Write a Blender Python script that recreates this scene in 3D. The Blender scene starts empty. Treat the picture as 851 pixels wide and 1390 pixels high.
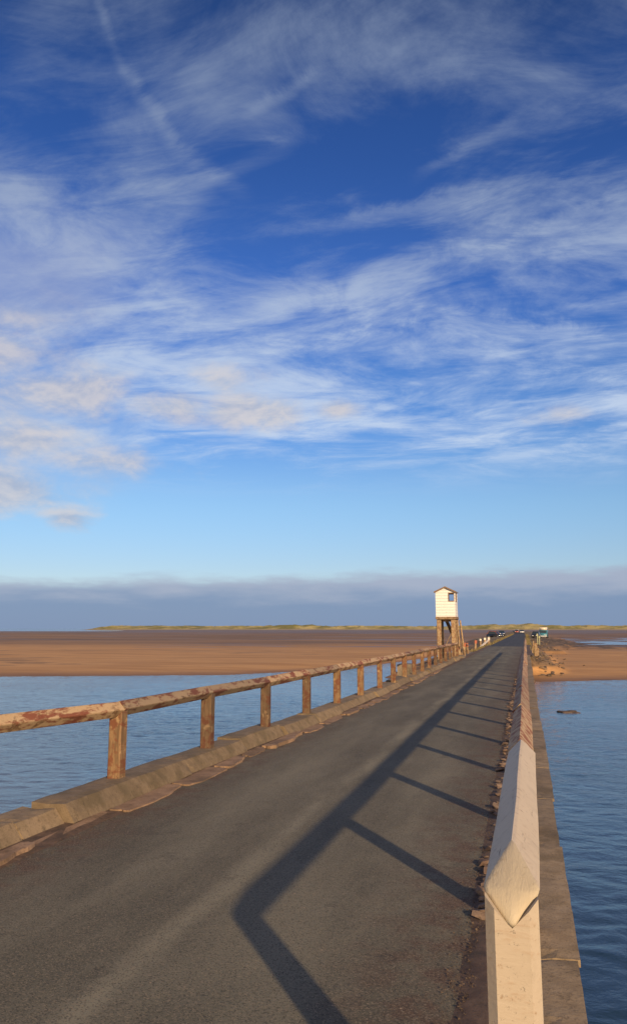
import bpy, bmesh, math, random
import numpy as np
from mathutils import Vector, Matrix, noise
R = math.radians
random.seed(11)
scene = bpy.context.scene
col = scene.collection

# ------------------------------------------------------------------ camera
cd = bpy.data.cameras.new('camera'); cam = bpy.data.objects.new('camera', cd); col.objects.link(cam)
cam.location = (0, 0, 2.1); cam.rotation_euler = (R(90 + 10.184), 0, R(14.059))
cd.sensor_fit = 'VERTICAL'; cd.sensor_height = 36; cd.lens = 1130 * 36 / 1390; cd.shift_y = -45 / 1390
cd.clip_start = 0.1; cd.clip_end = 60000
scene.camera = cam
scene.view_settings.view_transform = 'Standard'; scene.view_settings.look = 'None'
scene.view_settings.gamma = 1; scene.view_settings.use_curve_mapping = False
scene.view_settings.exposure = 0.0

SUN_EL, SUN_AZ = 17.5, 146.8          # azimuth clockwise from +Y (road direction)
SUN_STRENGTH = 4.8
SKY_STRENGTH = 0.10
# ------------------------------------------------------------------ node helper
class N:
    def __init__(s, tree): s.t = tree; tree.nodes.clear()
    def n(s, typ, ins=None, **kw):
        nd = s.t.nodes.new(typ)
        for k, v in kw.items(): setattr(nd, k, v)
        for k, v in (ins or {}).items():
            sock = nd.inputs[k]
            if isinstance(v, bpy.types.NodeSocket): s.t.links.new(v, sock)
            else:
                if hasattr(sock.default_value, '__len__') and isinstance(v, (tuple, list)) and len(v) == 3 and len(sock.default_value) == 4: v = (*v, 1)
                sock.default_value = v
        return nd
    def m(s, op, a, b=0.0, c=0.0, clamp=False):
        nd = s.t.nodes.new('ShaderNodeMath'); nd.operation = op; nd.use_clamp = clamp
        for i, v in enumerate((a, b, c)):
            if isinstance(v, bpy.types.NodeSocket): s.t.links.new(v, nd.inputs[i])
            else: nd.inputs[i].default_value = v
        return nd.outputs[0]
    def mix(s, f, a, b, mode='MIX'):
        nd = s.t.nodes.new('ShaderNodeMix'); nd.data_type = 'RGBA'; nd.blend_type = mode; nd.clamp_factor = True
        for i, v in ((0, f), (6, a), (7, b)):
            if isinstance(v, bpy.types.NodeSocket): s.t.links.new(v, nd.inputs[i])
            else: nd.inputs[i].default_value = v if i == 0 else (*v, 1)
        return nd.outputs[2]
    def ramp(s, f, lo, hi, a=0.0, b=1.0):
        nd = s.t.nodes.new('ShaderNodeMapRange'); nd.interpolation_type = 'SMOOTHSTEP'
        for i, v in enumerate((f, lo, hi, a, b)):
            if isinstance(v, bpy.types.NodeSocket): s.t.links.new(v, nd.inputs[i])
            else: nd.inputs[i].default_value = v
        return nd.outputs[0]
    def noise(s, vec, scale, detail=4, rough=0.5, dist=0.0, lac=2.0):
        nd = s.n('ShaderNodeTexNoise', {'Vector': vec, 'Scale': scale, 'Detail': detail, 'Roughness': rough, 'Distortion': dist, 'Lacunarity': lac})
        return nd.outputs[0]
    def mapv(s, vec, loc=(0,0,0), rot=(0,0,0), sc=(1,1,1)):
        return s.n('ShaderNodeMapping', {'Vector': vec, 'Location': loc, 'Rotation': rot, 'Scale': sc}).outputs[0]
    def xyz(s, vec):
        nd = s.n('ShaderNodeSeparateXYZ', {'Vector': vec}); return nd.outputs
    def comb(s, x, y, z): return s.n('ShaderNodeCombineXYZ', {0: x, 1: y, 2: z}).outputs[0]

# ------------------------------------------------------------------ world: Nishita sky with clouds laid on it by direction
world = bpy.data.worlds.new('World'); scene.world = world; world.use_nodes = True
w = N(world.node_tree)
sky = w.n('ShaderNodeTexSky', sky_type='NISHITA', sun_disc=False, sun_elevation=R(SUN_EL), sun_rotation=R(SUN_AZ),
          altitude=0, air_density=1.0, dust_density=0.3, ozone_density=2.6)
tc = w.n('ShaderNodeTexCoord').outputs['Generated']
x, y, z = w.xyz(tc)
el = w.m('MULTIPLY', w.m('ARCSINE', z), 57.2958)
az = w.m('MULTIPLY', w.m('ARCTAN2', x, y), 57.2958)
# grade the clear sky: deep polarised blue overhead, pale near the horizon
grade = w.mix(w.ramp(el, 3, 9), (0.80, 0.86, 1.10), (0.84, 0.98, 1.18))
for e0, e1, g in ((8, 15, (0.54, 0.80, 1.22)), (14, 23, (0.38, 0.64, 1.22)), (22, 33, (0.29, 0.52, 1.02)), (32, 41, (0.25, 0.42, 0.79)), (42, 60, (0.5, 0.6, 0.9))):
    grade = w.mix(w.ramp(el, e0, e1), grade, g)
base = w.mix(1.0, sky.outputs[0], grade, 'MULTIPLY')
zc = w.m('ADD', w.m('MAXIMUM', z, 0.0), 0.07)
p = w.comb(w.m('DIVIDE', x, zc), w.m('DIVIDE', y, zc), 0.0)
# cirrus: soft patches combed into fine fibres
warp = w.n('ShaderNodeTexNoise', {'Vector': p, 'Scale': 0.8, 'Detail': 2}).outputs[1]
pw = w.n('ShaderNodeVectorMath', {0: p, 1: w.n('ShaderNodeVectorMath', {0: warp, 'Scale': .62}, operation='SCALE').outputs[0]}, operation='ADD').outputs[0]
f1 = w.noise(w.mapv(pw, (3.1, 1.7, 0), (0, 0, R(58)), (1.0, 2.6, 1)), 2.4, 12, 0.67, 0.6)
f2 = w.noise(w.mapv(pw, (9.1, 4.2, 0), (0, 0, R(-18)), (1.0, 2.2, 1)), 2.5, 12, 0.67, 0.5)
f3 = w.noise(w.mapv(pw, (2.1, 8.2, 0), (0, 0, R(80)), (1.0, 1.2, 1)), 4.0, 12, 0.68, 0.8)
broad = w.noise(w.mapv(pw, (5.3, 2.9, 0), (0, 0, R(20)), (1, 1.25, 1)), 1.7, 8, 0.58, .4)
sel = w.ramp(az, -24, -12, 1.0, 0.0)
fib = w.m('ADD', w.m('MULTIPLY', f1, sel), w.m('MULTIPLY', f2, w.m('SUBTRACT', 1.0, sel)))
fib = w.m('ADD', w.m('MULTIPLY', fib, .62), w.m('MULTIPLY', f3, .38))
def blob(a, e, ra, re):
    u = w.m('DIVIDE', w.m('SUBTRACT', az, a), ra); v = w.m('DIVIDE', w.m('SUBTRACT', el, e), re)
    return w.m('SUBTRACT', 1.0, w.m('SQRT', w.m('ADD', w.m('MULTIPLY', u, u), w.m('MULTIPLY', v, v))))
bias = w.ramp(el, 26, 31, .065, -.005)
for a, e, ra, re, k in ((-32.5, 31, 6, 4, -.16), (-9.5, 30, 8, 6, -.20), (-24.5, 31, 6, 7, .13), (-19, 33.5, 5, 2.6, .12), (1.5, 27.5, 10, 6, .13), (-28, 22, 9, 4, .08),
                        (-4, 19, 16, 5, .03), (-13, 19, 10, 4, .03), (-20, 23.5, 6, 2.5, -.10), (-14, 10.5, 14, 1.6, -.2), (-16, 37.5, 22, 3.5, .12)):
    bias = w.m('ADD', bias, w.m('MULTIPLY', w.ramp(blob(a, e, ra, re), 0, .8), k))
cir = w.m('ADD', w.m('ADD', w.m('MULTIPLY', w.m('SUBTRACT', fib, .5), 1.25), w.m('MULTIPLY', w.m('SUBTRACT', broad, 0.5), 1.15)), bias)
def streak(a0, e0, a1, e1, wd, k):
    dx_, dy_ = a1 - a0, e1 - e0; L2 = dx_ * dx_ + dy_ * dy_
    t_ = w.m('DIVIDE', w.m('ADD', w.m('MULTIPLY', w.m('SUBTRACT', az, a0), dx_), w.m('MULTIPLY', w.m('SUBTRACT', el, e0), dy_)), L2)
    off = w.m('DIVIDE', w.m('SUBTRACT', w.m('MULTIPLY', w.m('SUBTRACT', az, a0), dy_), w.m('MULTIPLY', w.m('SUBTRACT', el, e0), dx_)), math.sqrt(L2))
    off = w.m('ADD', off, w.m('MULTIPLY', w.m('SUBTRACT', f3, .5), wd * 3.5))
    g = w.m('MULTIPLY', w.ramp(w.m('ABSOLUTE', off), wd, 0.0), w.m('MULTIPLY', w.ramp(t_, -.1, .25), w.ramp(t_, 1.15, .8)))
    return w.m('MULTIPLY', g, w.m('MULTIPLY', w.ramp(fib, .32, .62), k))
cir = w.m('ADD', w.m('MULTIPLY', w.ramp(cir, -.16, .36), .82), w.m('MULTIPLY', w.ramp(cir, .08, .38), .18))
for q in ((-31.2, 40.5, -28.3, 35.2, .6, .30), (-28.6, 35.8, -24.2, 31.4, .8, .40), (-25.0, 32.0, -19.0, 29.0, .9, .34), (-19.2, 33.6, -13.6, 36.3, .7, .5),
          (-23.5, 29.0, -15.5, 32.6, .9, .34), (-13.5, 26.9, -2.0, 28.6, .8, .34), (-6.5, 29.8, 1.5, 33.0, .6, .3), (-18, 18.4, -6, 20.6, .9, .35), (-6, 21.6, 6, 18.8, .9, .3), (-4, 24.2, 8, 27.4, .8, .3)):
    cir = w.m('ADD', cir, streak(*q))
cir = w.m('MINIMUM', cir, 1.0)

cir = w.m('MULTIPLY', cir, w.ramp(el, 8.5, 13.0))
cir = w.m('MULTIPLY', cir, w.ramp(el, 14, 38, 0.80, 0.64))
cirv = w.mix(w.ramp(el, 12, 36), (0.62, 0.72, 0.87), (0.29, 0.36, 0.50))
skyc = w.n('ShaderNodeVectorMath', {0: base, 'Scale': SKY_STRENGTH}, operation='SCALE').outputs[0]
c1 = w.mix(cir, skyc, cirv)
# low cumulus / altocumulus, soft, grouped on the left
dirn = w.noise(w.mapv(tc, (0, 0, 0), (0, 0, 0), (1, 1, 2.0)), 11.0, 10, 0.62, 0.25)
dirn2 = w.noise(w.mapv(tc, (2, 3, 1), (0, 0, 0), (1, 1, 2.0)), 5.5, 9, 0.62, 0.2)
acc = None; shade = None
for a, e, ra, re, k in [(-30.6, 15.4, 6.4, 2.1, 1.15), (-25.0, 14.9, 4.6, 1.5, 1.), (-18.6, 14.7, 4.4, 1.4, .95), (-21, 16.9, 3.5, 1.0, .7), (-36, 17.5, 5, 2.2, .9), (-35, 19.8, 5, 1.3, .5), (-12.3, 14.9, 1.9, .85, 1.0),
                        (2.9, 13.9, 2.2, .7, .7), (-30.6, 7.3, 2.6, .95, 1.2), (-35.0, 9.0, 5.6, 2.1, 1.3), (-28.6, 11.1, 6.0, 1.3, 1.), (-33.5, 12.2, 6, 1.6, 1.),
                        (-37.0, 12.8, 5.0, 2.0, .9), (-46, 14, 8, 4, 1), (12.5, 12.2, 3, .8, .7), (24, 15, 6, 1.6, .9), (-60, 10, 7, 3, 1)]:
    b = w.m('MULTIPLY', blob(a, e, ra, re), k)
    acc = b if acc is None else w.m('MAXIMUM', acc, b)
nz = w.m('MULTIPLY', w.m('SUBTRACT', dirn, 0.5), 2.6)
cum = w.ramp(w.m('ADD', acc, nz), -0.2, 1.0)
cum = w.m('MULTIPLY', cum, 0.76)
lit = w.ramp(w.m('SUBTRACT', dirn, w.m('MULTIPLY', w.noise(w.mapv(tc, (0, 0, -.012), (0, 0, 0), (1, 1, 2.0)), 11.0, 4, 0.5, 0.25), .75)), -.02, .22)
cumv = w.mix(lit, (0.38, 0.43, 0.56), (0.68, 0.63, 0.62))
lv = w.m('MULTIPLY', w.ramp(w.m('ADD', blob(-36, 13.0, 15, 6), w.m('MULTIPLY', w.m('SUBTRACT', dirn2, 0.5), 1.6)), -.1, 1.0), .60)
c1 = w.mix(lv, c1, (.44, .54, .72))
c2 = w.mix(cum, c1, cumv)
# the broad pale veil on the left at mid height
veil = w.m('MULTIPLY', w.ramp(w.m('ADD', blob(-34.5, 22.5, 10, 5.0), w.m('MULTIPLY', w.m('SUBTRACT', dirn2, 0.5), 2.0)), -0.3, 1.1), 0.55)
c2 = w.mix(veil, c2, (0.36, 0.42, 0.60))
# the cloud bank lying along the horizon
bn = w.noise(w.mapv(w.comb(w.m('MULTIPLY', az, 0.11), w.m('MULTIPLY', el, 0.55), 0.0)), 1.6, 7, 0.55, 0.1)
top = w.m('ADD', w.m('ADD', 2.65, w.m('MULTIPLY', w.m('ADD', az, 14), 0.022)), w.m('MULTIPLY', bn, 2.0))
bank = w.m('MULTIPLY', w.ramp(w.m('SUBTRACT', top, el), -0.25, 0.75), 0.90)
bl = w.ramp(w.m('ADD', el, w.m('MULTIPLY', w.m('SUBTRACT', bn, 0.5), 3.0)), 1.3, 3.4)
bankv = w.mix(bl, (0.19, 0.28, 0.46), (0.37, 0.42, 0.55))
c3 = w.mix(bank, c2, bankv)
# unseen warm cloud veil around the sun, added behind the camera to warm shadows
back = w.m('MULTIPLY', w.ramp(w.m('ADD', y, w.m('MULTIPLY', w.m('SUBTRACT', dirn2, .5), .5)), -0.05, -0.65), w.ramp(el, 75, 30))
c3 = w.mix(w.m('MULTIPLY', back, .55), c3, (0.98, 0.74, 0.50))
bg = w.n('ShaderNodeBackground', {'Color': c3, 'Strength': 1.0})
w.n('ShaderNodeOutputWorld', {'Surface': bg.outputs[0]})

# ------------------------------------------------------------------ sun
sd = bpy.data.lights.new('sun', 'SUN'); sun = bpy.data.objects.new('sun', sd); col.objects.link(sun)
sd.energy = SUN_STRENGTH; sd.angle = R(0.9); sd.color = (1.0, 0.74, 0.46)
S = Vector((math.sin(R(SUN_AZ)) * math.cos(R(SUN_EL)), math.cos(R(SUN_AZ)) * math.cos(R(SUN_EL)), math.sin(R(SUN_EL))))
sun.rotation_euler = S.to_track_quat('Z', 'Y').to_euler()
sun.location = (20, -20, 30)

# ------------------------------------------------------------------ object helpers
def tag(o, label=None, cat=None, group=None, kind=None):
    if label: o['label'] = label
    if cat: o['category'] = cat
    if group: o['group'] = group
    if kind: o['kind'] = kind
    return o
def thing(name, label, cat, loc=(0,0,0), rz=0, group=None):
    o = bpy.data.objects.new(name, None); col.objects.link(o); o.empty_display_size = .2
    o.location = loc; o.rotation_euler = (0, 0, rz)
    return tag(o, label, cat, group)
def link(name, bm, mat, parent=None, smooth=False):
    me = bpy.data.meshes.new(name)
    bmesh.ops.recalc_face_normals(bm, faces=bm.faces)
    bm.to_mesh(me); bm.free()
    me.materials.append(mat)
    if smooth:
        for pl in me.polygons: pl.use_smooth = True
    o = bpy.data.objects.new(name, me); col.objects.link(o)
    if parent: o.parent = parent
    return o
def dup_tree(o, parent=None):
    c = o.copy(); col.objects.link(c); c.parent = parent
    for ch in [q for q in o.children]: dup_tree(ch, c)
    return c
def BM(): return bmesh.new()
def add_box(bm, x0, x1, y0, y1, z0, z1, bevel=0.0, M=None, jit=0.0):
    vs = [bm.verts.new((x, y, z)) for x in (x0, x1) for y in (y0, y1) for z in (z0, z1)]
    if jit:
        for v in vs: v.co += Vector((random.uniform(-jit, jit), random.uniform(-jit, jit), random.uniform(-jit, jit)))
    fs = [bm.faces.new([vs[i] for i in q]) for q in ((0,1,3,2),(4,6,7,5),(0,4,5,1),(2,3,7,6),(0,2,6,4),(1,5,7,3))]
    if bevel:
        es = list({e for f in fs for e in f.edges})
        r = bmesh.ops.bevel(bm, geom=es, offset=bevel, segments=2, affect='EDGES')
        vs = list({v for f in r['faces'] for v in f.verts} | {v for v in vs if v.is_valid})
    if M is not None: bmesh.ops.transform(bm, matrix=M, verts=[v for v in vs if v.is_valid])
    return vs
def add_prism(bm, prof, a, b, along='Y'):
    """profile in the cross plane, swept a..b"""
    def P(u, v, t): return (u, t, v) if along == 'Y' else ((t, u, v) if along == 'X' else (u, v, t))
    A = [bm.verts.new(P(u, v, a)) for u, v in prof]; B = [bm.verts.new(P(u, v, b)) for u, v in prof]
    n = len(prof)
    bm.faces.new(A); bm.faces.new(B[::-1])
    for i in range(n): bm.faces.new((A[i], A[(i+1) % n], B[(i+1) % n], B[i]))
    return A + B
def add_bar(bm, p, q, wd, dp=None, roll=0.0):
    p, q = Vector(p), Vector(q); d = q - p; dp = dp or wd
    M = Matrix.Translation(p) @ d.to_track_quat('Z', 'Y').to_matrix().to_4x4() @ Matrix.Rotation(roll, 4, 'Z')
    return add_box(bm, -wd/2, wd/2, -dp/2, dp/2, 0, d.length, M=M)
def add_cyl(bm, p, q, r0, r1=None, seg=12):
    p, q = Vector(p), Vector(q); d = q - p; r1 = r0 if r1 is None else r1
    M = Matrix.Translation((p + q) / 2) @ d.to_track_quat('Z', 'Y').to_matrix().to_4x4()
    bmesh.ops.create_cone(bm, cap_ends=True, segments=seg, radius1=r0, radius2=r1, depth=d.length, matrix=M)

# ------------------------------------------------------------------ materials
def mat(name, fn):
    m = bpy.data.materials.new(name); m.use_nodes = True; t = N(m.node_tree)
    bs = t.n('ShaderNodeBsdfPrincipled'); fn(t, bs)
    t.n('ShaderNodeOutputMaterial', {'Surface': bs.outputs[0]})
    return m
def setin(t, bs, **kw):
    for k, v in kw.items():
        k = k.replace('_', ' ')
        if isinstance(v, bpy.types.NodeSocket): t.t.links.new(v, bs.inputs[k])
        elif isinstance(v, tuple): bs.inputs[k].default_value = (*v, 1)
        else: bs.inputs[k].default_value = v
def pos(t): return t.n('ShaderNodeNewGeometry').outputs['Position']
def bump(t, h, strength=0.5, dist=0.01, normal=None):
    ins = {'Height': h, 'Strength': strength, 'Distance': dist}
    if normal: ins['Normal'] = normal
    return t.n('ShaderNodeBump', ins).outputs[0]
def plain(name, c, rough=0.6, metal=0.0, var=0.15, scale=6.0):
    def fn(t, bs):
        n_ = t.noise(t.n('ShaderNodeTexCoord').outputs['Object'], scale, 5, .6)
        cc = t.mix(n_, tuple(v * (1 - var) for v in c), tuple(min(1, v * (1 + var)) for v in c))
        setin(t, bs, Base_Color=cc, Roughness=rough, Metallic=metal)
    return mat(name, fn)

def f_asphalt(dark):
    def fn(t, bs):
        P = pos(t); px_, py_, pz_ = t.xyz(P)
        agg = t.n('ShaderNodeTexVoronoi', {'Vector': P, 'Scale': 120.0, 'Randomness': 1.0})
        ac = t.xyz(agg.outputs['Color'])[0]
        fine = t.noise(P, 260, 2, .6)
        big = t.noise(t.mapv(P, sc=(1.0, .22, 1)), 1.3, 6, .6)
        patch = t.noise(t.mapv(P, (4, 2, 0), sc=(.5, .12, 1)), 1.0, 5, .55, .4)
        if dark: a, b = (0.040, 0.043, 0.050), (0.065, 0.066, 0.072)
        else: a, b = (0.118, 0.106, 0.072), (0.212, 0.192, 0.134)
        c = t.mix(t.ramp(big, .3, .7), a, b)
        c = t.mix(t.m('MULTIPLY', t.ramp(patch, .45, .65), .45), c, tuple(v * .72 for v in a))
        # polished wheel tracks and a pale worn crown between them
        wob = t.m('MULTIPLY', t.m('SUBTRACT', t.noise(t.mapv(P, sc=(.0, .16, 0)), 1.0, 3), .5), .55)
        xx = t.m('ADD', px_, wob)
        tr = None
        for cx, wd, k in ((-1.35, .34, .30), (-2.45, .20, .75), (-3.45, .36, .30)):
            g = t.m('MULTIPLY', t.ramp(t.m('ABSOLUTE', t.m('SUBTRACT', xx, cx)), wd, 0.0), k)
            tr = g if tr is None else t.m('MAXIMUM', tr, g)
        tr = t.m('MULTIPLY', tr, t.ramp(t.noise(t.mapv(P, sc=(1.2, .35, 1)), 1.4, 5, .65), .36, .62))
        c = t.mix(t.m('MULTIPLY', tr, .6), c, tuple(v * 1.75 for v in b))
        # reddish grit gathered toward the edges
        ed = t.m('MAXIMUM', t.ramp(px_, -1.5, -0.55), t.ramp(px_, -3.7, -4.5))
        if not dark: c = t.mix(t.m('MULTIPLY', ed, t.ramp(t.noise(P, 3.5, 6, .65), .40, .62, .1, .85)), c, (0.125, 0.072, 0.045))
        # sealed cracks and small ravelled patches
        c = t.mix(t.m('MULTIPLY', t.ramp(t.noise(P, 1.7, 7, .7, .3), .60, .66), .35), c, (.045, .038, .028))
        # individual chippings
        c = t.mix(t.m('MULTIPLY', t.ramp(ac, .72, .98), .75), c, (0.27, 0.215, 0.145) if not dark else (.12, .12, .12))
        c = t.mix(t.m('MULTIPLY', t.ramp(ac, .34, .04), .6), c, (0.030, 0.025, 0.018))
        st = t.n('ShaderNodeTexVoronoi', {'Vector': P, 'Scale': 13.0})
        c = t.mix(t.m('MULTIPLY', t.ramp(st.outputs['Distance'], .13, .09), t.ramp(t.xyz(st.outputs['Color'])[1], .90, .93)), c, (.34, .25, .17))
        hgt = t.m('ADD', t.m('MULTIPLY', agg.outputs['Distance'], -1.0), t.m('MULTIPLY', fine, .4))
        nr = bump(t, hgt, .6, .004)
        nr = bump(t, t.noise(t.mapv(P, sc=(1, .4, 1)), 2.6, 5, .6), .35, .03, nr)
        setin(t, bs, Base_Color=c, Roughness=.82, Normal=nr)
        bs.inputs['Specular IOR Level'].default_value = .35
    return fn
M_asphalt = mat('old_asphalt', f_asphalt(False))
M_asphalt_dark = mat('newer_asphalt', f_asphalt(True))

def f_timber(paint, red, bare, amt=.5, stripes=False):
    """weathered rail timber: paint flaking off red-brown primer over bare wood"""
    def fn(t, bs):
        P = pos(t); O = t.n('ShaderNodeObjectInfo').outputs['Random']
        oc = t.n('ShaderNodeTexCoord').outputs['Object']
        q = t.n('ShaderNodeVectorMath', {0: P, 1: t.comb(t.m('MULTIPLY', O, 31.), t.m('MULTIPLY', O, 17.), 0.)}, operation='ADD').outputs[0]
        grain = t.noise(t.mapv(q, sc=(14, 14, 1.6)) if not stripes else t.mapv(q, sc=(26, 1.2, 26)), 2.4, 6, .65, .5)
        n1 = t.noise(t.mapv(q, sc=(1.5, .75, 1.1)), 3.2, 8, .66, .3)
        n2 = t.noise(q, 9.0, 6, .65)
        c = t.mix(t.ramp(grain, .32, .68), tuple(v * .6 for v in bare), tuple(min(1, v * 1.35) for v in bare))
        mp = t.ramp(t.m('ADD', n1, t.m('MULTIPLY', t.m('SUBTRACT', n2, .5), .45)), .55 - amt * .22, .60 - amt * .2)
        pc = t.mix(n2, tuple(v * .82 for v in paint), paint)
        c = t.mix(mp, c, pc)
        n3 = t.noise(t.mapv(q, (7, 3, 5), sc=(2.0, .55, 2.0)) if not stripes else q, 3.0, 9, .74, .3)
        mr = t.ramp(n3, .485, .56)
        if stripes:
            ox, oy, oz = t.xyz(P)
            dg = t.m('ADD', t.m('ADD', oy, t.m('MULTIPLY', ox, 3.4)), t.m('MULTIPLY', t.noise(P, 3.1, 6, .65), 1.1))
            wv = t.m('ABSOLUTE', t.m('SUBTRACT', t.m('FRACT', t.m('MULTIPLY', dg, 3.1)), .5))
            mr = t.m('MULTIPLY', t.ramp(t.m('ADD', wv, t.m('MULTIPLY', t.m('SUBTRACT', n2, .5), .45)), .22, .30), t.ramp(oy, 6.5, 6.6))
            mr = t.m('MULTIPLY', mr, t.ramp(n1, .36, .50))
        c = t.mix(t.m('MULTIPLY', mr, .92), c, red)
        if not stripes: c = t.mix(t.m('MULTIPLY', t.ramp(grain, .60, .70), .7), c, tuple(v * .3 for v in bare))
        c = t.mix(1., c, t.mix(O, (.62, .62, .64), (1.12, 1.08, 1.0)), 'MULTIPLY')
        h = t.m('ADD', t.m('MULTIPLY', grain, .6), t.m('ADD', t.m('MULTIPLY', mp, .35), t.m('MULTIPLY', n2, .3)))
        setin(t, bs, Base_Color=c, Roughness=.8, Normal=bump(t, h, .7, .008))
    return mat('weathered_timber', fn)
M_rail = f_timber((.52, .37, .22), (.20, .055, .028), (.24, .145, .075), .80)
M_post = f_timber((.40, .26, .135), (.17, .06, .027), (.22, .135, .068), -.1)
M_railR = f_timber((.56, .40, .24), (.27, .085, .036), (.30, .19, .11), 1.3, True)
def f_white(t, bs, A_=(.44, .36, .265), B_=(.53, .44, .33)):
    P = pos(t)
    n1 = t.noise(P, 3.0, 7, .6); n2 = t.noise(t.mapv(P, rot=(0, 0, R(35)), sc=(3, 12, 12)), 2.5, 6, .65, .5)
    n4 = t.noise(P, 26, 4, .6)
    c = t.mix(n1, A_, B_)
    ll = t.noise(t.mapv(P, sc=(2, 2, 1.2)), 1.3, 7, .65)
    c = t.mix(t.m('MULTIPLY', t.ramp(ll, .50, .68), .45), c, (.36, .30, .22))
    c = t.mix(t.m('MULTIPLY', t.ramp(n2, .55, .70), .55), c, (.40, .28, .18))
    c = t.mix(t.m('MULTIPLY', t.ramp(n4, .66, .72), .7), c, (.30, .20, .12))
    crk = t.noise(t.mapv(P, sc=(55, 2.2, 55)), 1.0, 5, .7, .6)
    c = t.mix(t.m('MULTIPLY', t.ramp(crk, .66, .70), t.ramp(n1, .42, .6, .1, .8)), c, (.16, .11, .07))
    c = t.mix(t.m('MULTIPLY', t.ramp(t.noise(P, 7.0, 8, .72, .4), .60, .66), .6), c, (.34, .25, .17))
    h = t.m('ADD', t.m('MULTIPLY', n2, .8), t.m('ADD', t.m('MULTIPLY', n4, .25), t.m('MULTIPLY', t.ramp(crk, .62, .70), -1.2)))
    setin(t, bs, Base_Color=c, Roughness=.62, Normal=bump(t, h, .55, .006))
M_white = mat('cream_gloss_paint', f_white)
M_white_lit = mat('cream_paint_lit', lambda t, bs: f_white(t, bs, (.58, .47, .33), (.68, .56, .41)))  # post's cream, brightened: light on the rail's facets put into the colour
def f_endgrain(t, bs):
    P = pos(t)
    n1 = t.noise(t.mapv(P, sc=(40, 8, 9)), 1.5, 6, .7, .8); n2 = t.noise(P, 30, 5, .65)
    c = t.mix(n1, (.47, .39, .26), (.57, .48, .34))
    c = t.mix(t.m('MULTIPLY', t.ramp(n2, .60, .72), .6), c, (.36, .27, .16))
    setin(t, bs, Base_Color=c, Roughness=.7, Normal=bump(t, t.m('ADD', n1, t.m('MULTIPLY', n2, .3)), .55, .008))
M_end = mat('painted_end_grain', f_endgrain)

def f_stone(a, b, moss=(.10, .085, .04), wet=False, sc=1.0):
    def fn(t, bs):
        P = pos(t); O = t.n('ShaderNodeObjectInfo').outputs['Random']
        n1 = t.noise(P, 2.6 * sc, 8, .62); n2 = t.noise(P, 24 * sc, 6, .65); n3 = t.noise(t.mapv(P, (4, 9, 2)), 1.1 * sc, 5, .6)
        c = t.mix(t.ramp(n1, .3, .7), a, b)
        c = t.mix(t.m('MULTIPLY', t.ramp(n3, .48, .66), .65), c, moss)
        c = t.mix(t.ramp(n2, .52, .72), c, t.mix(1., c, (.55, .52, .48), 'MULTIPLY'))
        pit = t.noise(P, 42 * sc, 5, .7); stn = t.noise(t.mapv(P, (1, 5, 3), sc=(1, 1, .5)), 5.5 * sc, 9, .74)
        c = t.mix(t.m('MULTIPLY', t.ramp(stn, .54, .66), .6), c, tuple(v * .42 for v in a))
        c = t.mix(t.m('MULTIPLY', t.ramp(pit, .60, .68), .7), c, tuple(v * .3 for v in a))
        c = t.mix(1., c, t.mix(O, (.78, .76, .74), (1.12, 1.08, 1.04)), 'MULTIPLY')
        setin(t, bs, Base_Color=c, Roughness=.55 if wet else .88, Normal=bump(t, t.m('ADD', n2, t.m('MULTIPLY', n1, .25)), .6, .008))
    return mat('rough_stone', fn)
M_kerb = f_stone((.21, .155, .095), (.30, .225, .14), (.15, .115, .06), sc=2.6)
M_kerb2 = f_stone((.26, .195, .12), (.38, .29, .185), (.15, .11, .055), sc=1.6)
M_slab = f_stone((.24, .155, .095), (.36, .24, .155), (.12, .08, .045), sc=1.6)
M_conc = f_stone((.20, .16, .115), (.30, .24, .17), (.07, .06, .035))
M_rubble = f_stone((.14, .095, .070), (.29, .21, .155), (.16, .09, .06), sc=2.)
M_rock = f_stone((.075, .052, .034), (.20, .14, .09), (.045, .038, .018), True)
M_rockl = f_stone((.16, .11, .075), (.27, .19, .12), (.07, .055, .03))

# ------------------------------------------------------------------ terrain
def vnoise(X, Y, seed=0):
    xi = np.floor(X).astype(np.int64); yi = np.floor(Y).astype(np.int64); fx = X - xi; fy = Y - yi
    fx = fx*fx*(3-2*fx); fy = fy*fy*(3-2*fy)
    def h(a, b):
        n = (a * 374761393 + b * 668265263 + seed * 974634777) & 0x7fffffff
        n = ((n ^ (n >> 13)) * 1274126177) & 0x7fffffff
        n = (n ^ (n >> 16)) & 0xffffff
        return n / float(0xffffff)
    return (h(xi, yi)*(1-fx) + h(xi+1, yi)*fx)*(1-fy) + (h(xi, yi+1)*(1-fx) + h(xi+1, yi+1)*fx)*fy - .5
def fbm(X, Y, o=4, seed=0, g=.5):
    s = 0; a = 1.
    for i in range(o): s = s + a * vnoise(X * 2**i + 13.7*i, Y * 2**i + 7.3*i, seed + i); a *= g
    return s
def sstep(v, a, b):
    t = np.clip((v - a) / (b - a), 0, 1); return t*t*(3-2*t)
WATER = -1.7
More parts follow.
